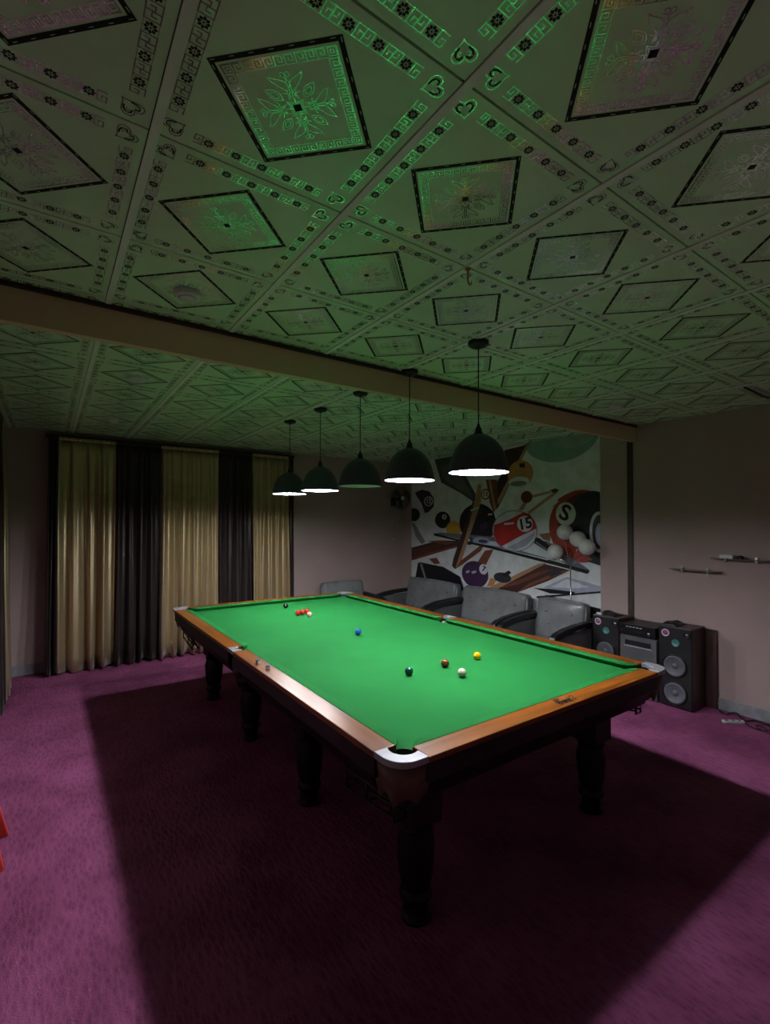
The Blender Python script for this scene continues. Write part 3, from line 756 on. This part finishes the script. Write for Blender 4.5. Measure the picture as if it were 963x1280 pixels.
# ================================================================== WALL FAN
wf = empty('wall_fan', (2.98, YF, 2.16)); tag(wf, 'dark wall fan with a pull cord in the far corner left of the mural', 'fan')
MB().box(-.05, .05, -.03, 0, -.10, .06).build('wall_bracket', M['black'], wf, bevel=.006)
MB().tube([(0, -.03, -.02), (0, -.08, .0), (0, -.11, .04)], .014).build('neck', M['black'], wf)
MB().lathe([(.001, .10), (.045, .105), (.05, .15), (.04, .20), (.001, .205)], 20, (0, 0, .04), axis='-y').build('motor', M['black'], wf)
cg = MB()
for r, y in ((.20, -.24), (.20, -.20), (.16, -.265), (.11, -.278), (.06, -.285)):
    cg.tube([(r * math.cos(2 * PI * k / 32), y, .04 + r * math.sin(2 * PI * k / 32)) for k in range(32)], .0022, 6, closed=True)
for k in range(20):
    a = 2 * PI * k / 20
    cg.tube([(r * math.cos(a), y, .04 + r * math.sin(a)) for r, y in ((.03, -.288), (.11, -.279), (.16, -.266), (.20, -.24), (.20, -.20), (.12, -.17), (.05, -.16))], .0016, 5)
cg.build('cage', M['blackmetal'], wf)
MB().lathe([(.001, .292), (.035, .29), (.038, .284), (.001, .282)], 20, (0, 0, .04), axis='-y').build('badge', M['white'], wf)
for k in range(3):
    a = 2 * PI * k / 3 + .4; V = []
    for r in (.03, .09, .16, .18):
        for q in (-1, 1):
            w = (.03 + .25 * r) * q
            V.append((r * math.cos(a) - w * math.sin(a), -.225 + .012 * q, .04 + r * math.sin(a) + w * math.cos(a)))
    MB().add(V, [(2 * i, 2 * i + 1, 2 * i + 3, 2 * i + 2) for i in range(3)], 0, True).build('blade', M['vinyl_dark'], wf, solid=.003)
for x, l in ((-.045, .30), (-.02, .62)):
    cd = MB().tube([(x, -.035, -.06), (x + .003, -.037, -.06 - l * .5), (x, -.035, -.06 - l)], .0025, 6).build('pull_cord', M['base'], wf)
    MB().sphere((x, -.035, -.07 - l), .013, 0, 12, 8).build('cord_bead', M['white'], cd)

# ================================================================== SMALL THINGS
st = empty('plastic_stool', (-2.425, -.02, 0)); tag(st, 'red plastic stool of which one leg shows at the left picture edge', 'stool')
for sx in (-1, 1):
    for sy in (-1, 1):
        V = []
        for z, hx, hy in ((0, .160, .165), (.43, .060, .110)):
            for dx, dy in ((-.02, -.02), (.02, -.02), (.02, .02), (-.02, .02)): V.append((sx * hx + dx, sy * hy + dy, z))
        MB().add(V, [(3, 2, 1, 0), (4, 5, 6, 7)] + [(i, (i + 1) % 4, 4 + (i + 1) % 4, 4 + i) for i in range(4)]).build('leg', M['red_plastic'], st, bevel=.005)
rbox('seat', M['red_plastic'], st, (.17, .28, .035), (0, 0, .447), .015)
for sy in (-1, 1): MB().box(-.07, .07, sy * .145 - .008, sy * .145 + .008, .17, .20).build('stretcher', M['red_plastic'], st, bevel=.003)

def cable(name, path, r, m, label):
    P = []
    for i in range(len(path) - 1):
        for t in range(6):
            p0 = path[max(0, i - 1)]; p1 = path[i]; p2 = path[i + 1]; p3 = path[min(len(path) - 1, i + 2)]; u = t / 6
            P.append(tuple(.5 * (2 * p1[k] + (p2[k] - p0[k]) * u + (2 * p0[k] - 5 * p1[k] + 4 * p2[k] - p3[k]) * u * u + (3 * p1[k] - p0[k] - 3 * p2[k] + p3[k]) * u ** 3) for k in range(3)))
    P.append(path[-1])
    return tag(MB().tube(P, r, 8).build(name, m), label, 'cable')
rnd = random.Random(3)
cable('power_cable', [(3.15, -1.43, .008), (3.08, -1.50, .008), (3.12, -1.58, .03), (3.04, -1.66, .008), (3.13, -1.72, .008), (3.06, -1.80, .03), (3.10, -1.92, .008)], .008, M['black'], 'tangled black power cable on the carpet along the right wall')
cable('thin_cable', [(2.99, -1.70, .005), (2.95, -1.74, .005), (2.92, -1.80, .012), (2.97, -1.86, .005), (3.01, -1.80, .016), (2.95, -1.78, .020), (2.90, -1.90, .005)], .005, M['black'], 'thin black looped cable lying right of the thick power cable')
ps = empty('power_strip', (2.93, -1.62, 0), .9); tag(ps, 'pale power strip lying on the carpet by the right wall', 'power strip')
MB().box(-.02, .02, -.09, .09, 0, .022).build('body', M['chalk_wrap'], ps, bevel=.004)
for y in (-.055, 0, .055): MB().lathe([(.014, .0222), (.012, .0235), (.001, .0235)], 14, (0, y, 0)).build('socket', M['black'], ps)
lumpy_cloth('dark_bag', (3.11, -2.00, .0), .06, .05, .05, 'small crumpled dark bag on the floor at the right picture edge', 'bag', 4.1)

# ================================================================== MURAL
# flat printed wall picture of pool balls, cues and racks; outlines are given on the wall in metres (y, z)
MURAL = [
    ('e', 'palegreen', [0.322, 2.893, 0.552, 0.347, 0, 360]),
    ('e', 'palegreen2', [0.146, 2.842, 0.304, 0.138, 0, 360]),
    ('p', 'greygreen', [(2.72, 2.832), (2.227, 2.84), (1.738, 2.152), (1.82, 2.092), (2.101, 2.24), (2.546, 2.43)]),
    ('p', 'greygreen2', [(2.558, 2.692), (2.237, 2.737), (1.82, 2.145), (2.101, 2.276), (2.512, 2.496)]),
    ('p', 'darkwood', [(1.211, 2.806), (0.778, 2.835), (1.273, 2.074), (1.351, 1.959), (1.438, 2.249), (1.263, 2.472)]),
    ('p', 'tan', [(0.836, 2.823), (0.771, 2.84), (1.316, 2.035), (1.377, 2.06)]),
    ('p', 'redwood', [(1.565, 2.41), (1.35, 2.395), (1.329, 1.908), (1.417, 1.903), (1.493, 2.081)]),
    ('p', 'tan', [(1.519, 2.407), (1.474, 2.404), (1.351, 1.909), (1.395, 1.903)]),
    ('e', 'orange', [0.94, 2.446, 0.217, 0.185, 0, 360]),
    ('e', 'white', [0.963, 2.338, 0.174, 0.071, 0, 360]),
    ('e', 'olive', [0.97, 2.314, 0.144, 0.036, 0, 360]),
    ('p', 'black', [(0.954, 2.588), (0.864, 2.589), (0.856, 2.528), (0.942, 2.53)]),
    ('p', 'tan', [(0.968, 1.952), (0.897, 1.941), (0.812, 2.059), (0.866, 2.073)]),
    ('p', 'tan', [(0.82, 1.918), (0.782, 1.895), (0.344, 2.156), (0.378, 2.193)]),
    ('p', 'tan', [(0.743, 2.144), (0.736, 2.112), (0.437, 2.16), (0.447, 2.191)]),
    ('p', 'darkwood', [(0.461, 2.197), (0.378, 2.217), (0.324, 2.184), (0.406, 2.153)]),
    ('e', 'maroon', [0.832, 2.123, 0.096, 0.082, 0, 360]),
    ('e', 'white', [3.061, 2.132, 0.353, 0.21, 0, 360]),
    ('p', 'plum', [(3.242, 2.294), (3.055, 2.342), (2.851, 2.303), (2.731, 2.18), (2.731, 2.043), (2.869, 1.948), (2.973, 1.937), (3.049, 2.092)]),
    ('e', 'white', [2.87, 2.134, 0.116, 0.083, 0, 360]),
    ('e', 'plum', [2.87, 2.134, 0.091, 0.067, 0, 360]),
    ('t', 'white', ['12', 2.869, 2.134, 0.08, 0]),
    ('e', 'black', [3.27, 1.909, 0.171, 0.116, 0, 360]),
    ('p', 'grey', [(3.333, 1.76), (3.267, 1.777), (2.948, 1.443), (3.054, 1.399), (3.214, 1.524)]),
    ('e', 'black', [2.516, 1.817, 0.186, 0.137, 0, 360]),
    ('e', 'white', [2.473, 1.866, 0.056, 0.042, 0, 360]),
    ('t', 'black', ['4', 2.472, 1.866, 0.053, 0]),
    ('p', 'darkwood', [(3.332, 1.326), (2.603, 1.479), (2.138, 1.487), (2.102, 1.401), (2.719, 1.257), (3.331, 1.104)]),
    ('p', 'redwood', [(3.331, 1.149), (2.174, 1.42), (2.164, 1.391), (3.331, 1.095)]),
    ('p', 'redwood', [(2.899, 1.453), (2.631, 1.478), (2.217, 1.455), (2.433, 1.409)]),
    ('e', 'yellow', [2.252, 1.668, 0.171, 0.13, 0, 360]),
    ('e', 'black', [1.741, 1.767, 0.381, 0.294, 0, 360]),
    ('p', 'ink2', [(1.959, 1.917), (1.762, 2.019), (1.566, 1.98), (1.715, 1.878)]),
    ('p', 'white', [(1.529, 1.904), (1.448, 1.91), (1.439, 1.89), (1.52, 1.88)]),
    ('p', 'plum', [(1.692, 1.739), (1.552, 1.791), (1.53, 1.706), (1.659, 1.652)]),
    ('p', 'tray', [(2.719, 1.591), (2.546, 1.61), (0.492, 1.537), (-0.074, 1.219), (0.289, 1.282), (1.44, 1.43)]),
    ('p', 'white', [(2.164, 1.479), (1.44, 1.504), (0.492, 1.507), (0.289, 1.282), (0.939, 1.394), (1.44, 1.443), (1.763, 1.458)]),
    ('e', 'blueball', [1.91, 1.495, 0.089, 0.064, 0, 360]),
    ('e', 'white', [1.929, 1.501, 0.04, 0.032, 0, 360]),
    ('e', 'white', [1.91, 1.363, 0.094, 0.064, 0, 360]),
    ('e', 'lav', [1.663, 1.503, 0.168, 0.055, 0, 360]),
    ('e', 'blueball', [1.623, 1.498, 0.093, 0.027, 0, 360]),
    ('p', 'black', [(2.731, 1.599), (2.719, 1.553), (1.44, 1.393), (0.424, 1.242), (-0.052, 1.167), (-0.089, 1.203), (0.493, 1.291), (1.44, 1.43), (2.217, 1.521)]),
    ('p', 'darkwood', [(1.81, 2.144), (1.691, 2.14), (1.658, 2.086), (2.102, 1.153), (2.227, 1.034), (2.291, 1.084), (2.259, 1.198)]),
    ('p', 'tan', [(1.724, 2.351), (1.658, 2.347), (1.658, 2.086), (2.102, 1.117), (2.217, 1.035), (1.909, 1.737)]),
    ('p', 'redwood', [(2.217, 1.035), (2.102, 1.172), (1.692, 1.426), (1.613, 1.422), (1.669, 1.35), (2.071, 1.112)]),
    ('p', 'redwood', [(1.74, 1.172), (1.585, 1.362), (1.418, 1.387), (1.567, 1.15)]),
    ('p', 'white', [(1.417, 1.926), (1.329, 1.992), (1.056, 1.97), (1.098, 1.873), (1.351, 1.768)]),
    ('e', 'outline', [1.048, 1.663, 0.395, 0.286, 0, 360]),
    ('e', 'white', [1.046, 1.663, 0.379, 0.274, 0, 360]),
    ('p', 'red', [(1.409, 1.741), (1.139, 1.815), (0.878, 1.919), (0.782, 1.895), (0.696, 1.792), (0.671, 1.7), (0.938, 1.592), (1.266, 1.437), (1.352, 1.49), (1.418, 1.606)]),
    ('p', 'white', [(1.223, 1.769), (1.049, 1.782), (1.049, 1.756), (1.214, 1.742)]),
    ('p', 'lav', [(1.182, 1.421), (0.938, 1.522), (0.69, 1.654), (0.708, 1.591), (0.841, 1.462), (1.018, 1.397)]),
    ('e', 'white', [0.861, 1.76, 0.128, 0.108, 0, 360]),
    ('t', 'black', ['15', 0.855, 1.757, 0.145, 12]),
    ('p', 'black', [(0.69, 1.576), (0.635, 1.578), (0.338, 1.419), (0.423, 1.367), (0.709, 1.505)]),
    ('p', 'brownpanel', [(0.635, 1.624), (0.457, 1.652), (0.457, 1.538), (0.563, 1.559)]),
    ('e', 'red2', [0.027, 1.737, 0.45, 0.441, 0, 360]),
    ('e', 'maroon', [-0.013, 1.752, 0.366, 0.391, 0, 360]),
    ('e', 'black', [-0.126, 1.766, 0.31, 0.391, 0, 360]),
    ('e', 'red2', [0.29, 1.544, 0.133, 0.175, 0, 360]),
    ('e', 'pale', [0.235, 1.889, 0.141, 0.145, 0, 360]),
    ('t', 'black', ['S', 0.246, 1.895, 0.192, -22]),
    ('e', 'white', [-0.202, 1.671, 0.116, 0.24, 0, 360]),
    ('e', 'ink2', [-0.213, 1.671, 0.092, 0.202, 0, 360]),
    ('e', 'lav', [-0.225, 1.644, 0.063, 0.136, 0, 360]),
    ('p', 'black', [(0.157, 1.52), (-0.03, 1.472), (-0.225, 1.426), (-0.224, 1.277), (-0.089, 1.308), (0.063, 1.411)]),
    ('p', 'red2', [(0.354, 1.63), (0.189, 1.519), (-0.03, 1.416), (-0.119, 1.333), (0.063, 1.32), (0.288, 1.398)]),
    ('p', 'tray', [(0.382, 1.393), (0.19, 1.361), (-0.083, 1.219), (-0.064, 1.179), (0.095, 1.182), (0.322, 1.309)]),
    ('p', 'black', [(0.493, 1.303), (-0.083, 1.208), (-0.064, 1.168), (0.493, 1.261)]),
    ('p', 'darkwood', [(1.532, 0.812), (0.564, 1.244), (0.175, 1.192), (0.495, 1.027), (1.02, 0.807), (1.354, 0.773)]),
    ('p', 'tan', [(1.541, 0.811), (0.637, 1.239), (0.508, 1.26), (1.354, 0.82)]),
    ('p', 'redwood', [(1.02, 0.807), (0.495, 1.051), (0.175, 1.192), (0.323, 1.168), (0.786, 0.967)]),
    ('p', 'ink2', [(0.494, 1.177), (0.323, 1.191), (0.289, 1.15), (0.46, 1.076)]),
    ('p', 'orange', [(1.554, 0.834), (1.477, 0.967), (1.354, 0.966), (1.42, 0.872)]),
    ('e', 'plum', [1.792, 0.994, 0.274, 0.2, 0, 360]),
    ('e', 'white', [1.614, 1.084, 0.083, 0.076, 0, 360]),
    ('t', 'black', ['7', 1.609, 1.085, 0.082, -20]),
    ('e', 'ink2', [1.254, 0.996, 0.161, 0.072, 0, 360]),
    ('p', 'black', [(1.267, 1.031), (1.141, 1.107), (1.092, 1.079), (1.183, 1.016)]),
    ('p', 'redwood', [(2.85, 1.159), (2.66, 1.191), (2.568, 1.101), (2.719, 1.079)]),
    ('p', 'black', [(3.148, 1.071), (3.072, 1.085), (2.489, 1.05), (2.102, 0.928), (2.061, 0.867), (2.03, 0.726), (3.277, 0.579)]),
    ('p', 'lav', [(0.566, 0.936), (0.217, 1.108), (-0.228, 1.037), (-0.227, 0.966), (0.291, 0.903)]),
    ('p', 'white', [(0.46, 0.948), (0.218, 1.079), (-0.087, 1.01), (0.16, 0.97)]),
    ('p', 'black', [(0.675, 0.807), (-0.227, 0.982), (-0.227, 0.961), (0.668, 0.783)]),
    ('p', 'black', [(0.726, 0.911), (0.495, 0.926), (0.097, 0.932), (0.161, 0.896), (0.461, 0.87)]),
    ('p', 'ink2', [(0.531, 0.843), (-0.226, 0.777), (-0.225, 0.669), (0.532, 0.543)]),
    ('e', 'white', [0.228, 0.709, 0.098, 0.058, 0, 360]),
    ('p', 'redwood', [(3.279, 1.284), (2.433, 1.462), (2.433, 1.454), (3.278, 1.275)]),
    ('p', 'redwood', [(3.278, 1.251), (2.478, 1.43), (2.478, 1.422), (3.278, 1.243)]),
    ('p', 'redwood', [(3.278, 1.218), (2.523, 1.398), (2.523, 1.39), (3.278, 1.21)]),
    ('p', 'redwood', [(3.278, 1.185), (2.568, 1.365), (2.568, 1.357), (3.278, 1.177)]),
    ('p', 'redwood', [(3.278, 1.152), (2.614, 1.332), (2.614, 1.325), (3.278, 1.144)]),
    ('p', 'redwood', [(1.268, 0.856), (0.637, 1.135), (0.63, 1.129), (1.259, 0.847)]),
    ('p', 'redwood', [(1.184, 0.879), (0.565, 1.153), (0.558, 1.148), (1.175, 0.87)]),
    ('p', 'redwood', [(1.101, 0.901), (0.494, 1.171), (0.487, 1.166), (1.093, 0.892)]),
    ('p', 'redwood', [(1.02, 0.922), (0.424, 1.189), (0.418, 1.184), (1.012, 0.914)]),
    ('p', 'lav', [(1.985, 1.018), (1.91, 1.053), (1.895, 1.019), (1.96, 0.992)]),
    ('p', 'lav', [(1.861, 1.029), (1.764, 1.058), (1.754, 1.024), (1.841, 0.995)]),
    ('p', 'pale', [(1.884, 1.969), (1.715, 2.011), (1.691, 1.997), (1.869, 1.944)]),
    ('p', 'outline', [(0.69, 1.518), (0.423, 1.367), (0.41, 1.38), (0.672, 1.531)]),
    ('e', 'redwood', [1.566, 2.194, 0.092, 0.082, 0, 360]),
    ('e', 'pale', [1.57, 2.194, 0.069, 0.062, 0, 360]),
    ('t', 'maroon', ['13', 1.57, 2.194, 0.062, 0]),
    ('p', 'tan', [(0.438, 1.981), (0.393, 1.992), (0.318, 2.043), (0.325, 2.049)]),
    ('p', 'red2', [(0.351, 2.073), (0.218, 2.138), (0.058, 2.17), (0.064, 2.159), (0.212, 2.12), (0.338, 2.055)]),
    ('p', 'orange', [(0.405, 1.54), (0.288, 1.398), (0.19, 1.346), (0.288, 1.375), (0.395, 1.481)]),
    ('p', 'grey', [(3.097, 1.059), (3.034, 1.063), (2.898, 0.781), (2.947, 0.776)]),
    ('p', 'lav', [(2.102, 0.921), (2.081, 0.916), (2.0, 0.758), (2.02, 0.749)]),
]
INK = {'palegreen': (0.270, 0.459, 0.365), 'palegreen2': (0.365, 0.540, 0.446), 'greygreen': (0.074, 0.088, 0.081), 'greygreen2': (0.135, 0.155, 0.149), 'darkwood': (0.061, 0.027, 0.024),
       'tan': (0.486, 0.270, 0.149), 'redwood': (0.216, 0.068, 0.041), 'orange': (0.567, 0.257, 0.081), 'white': (.74, .77, .82), 'olive': (0.216, 0.243, 0.149), 'black': (0.011, 0.011, 0.015),
       'maroon': (0.149, 0.024, 0.019), 'plum': (0.061, 0.024, 0.081), 'grey': (0.270, 0.270, 0.270), 'yellow': (0.675, 0.365, 0.041), 'ink2': (0.030, 0.032, 0.047), 'tray': (0.176, 0.189, 0.243),
       'blueball': (0.054, 0.068, 0.176), 'lav': (0.432, 0.459, 0.594), 'outline': (0.216, 0.243, 0.284), 'red': (0.513, 0.030, 0.024), 'red2': (0.378, 0.051, 0.030), 'pale': (.70,.70,.66), 'brownpanel': (0.351, 0.162, 0.081), 'paper': (.78, .81, .83)}
names = list(INK)
mats = [mat('print_' + k, INK[k], .45, spec=.35, var=.18, scale=7) for k in names]
MY0, MY1, MZ1 = -.222, 3.335, H - .002
mural = MB()
mural.box(XR - .006, XR, MY0, MY1, .02, MZ1, names.index('paper'))
def clip_poly(P):
    for ax, lim, sg in ((0, MY0 + .001, 1), (0, MY1 - .001, -1), (1, MZ1 - .001, -1), (1, .03, 1)):
        Q = []
        for a, b in zip(P, P[1:] + P[:1]):
            ia, ib = sg * (a[ax] - lim) >= 0, sg * (b[ax] - lim) >= 0
            if ia: Q.append(a)
            if ia != ib:
                t = (lim - a[ax]) / (b[ax] - a[ax]); Q.append((a[0] + (b[0] - a[0]) * t, a[1] + (b[1] - a[1]) * t))
        P = Q
        if len(P) < 3: return None
    return P
lay = 0
def put(P, c):
    global lay
    P = clip_poly([tuple(p) for p in P])
    if not P: return
    lay += 1
    mural.add([(XR - .0061 - .00006 * lay, p[0], p[1]) for p in P], [tuple(range(len(P)))], names.index(c))
def glyphs(txt):
    cu = bpy.data.curves.new('glyph', 'FONT'); cu.body = txt; cu.align_x = 'CENTER'; cu.align_y = 'CENTER'; cu.size = 1.0; cu.resolution_u = 3; cu.offset = .028
    ob = bpy.data.objects.new('glyph', cu); COL.objects.link(ob)
    dg = bpy.context.evaluated_depsgraph_get(); me = bpy.data.meshes.new_from_object(ob.evaluated_get(dg))
    out = ([tuple(v.co) for v in me.vertices], [tuple(p.vertices) for p in me.polygons])
    bpy.data.objects.remove(ob); bpy.data.curves.remove(cu); bpy.data.meshes.remove(me)
    return out
for kind, c, d in MURAL:
    if kind == 'p': put(d, c)
    elif kind == 'e':
        put([(d[0] + d[2] * math.cos(2 * PI * k / 40), d[1] + d[3] * math.sin(2 * PI * k / 40)) for k in range(40)], c)
    else:
        V, F = glyphs(d[0]); lay += 1; s = d[3] / .70; a = math.radians(d[4]); ca, sa = math.cos(a), math.sin(a)
        W = []
        for v in V:
            x, z = v[0] * 1.15 * ca - v[1] * sa, v[0] * 1.15 * sa + v[1] * ca
            W.append((XR - .0061 - .00006 * lay, d[1] - x * s, d[2] + z * s))
        if min(w[1] for w in W) > MY0: mural.add(W, F, names.index(c))
mo = mural.build('wall_mural', mats)
tag(mo, 'large printed wall mural of pool balls, cues and wooden racks', 'mural')
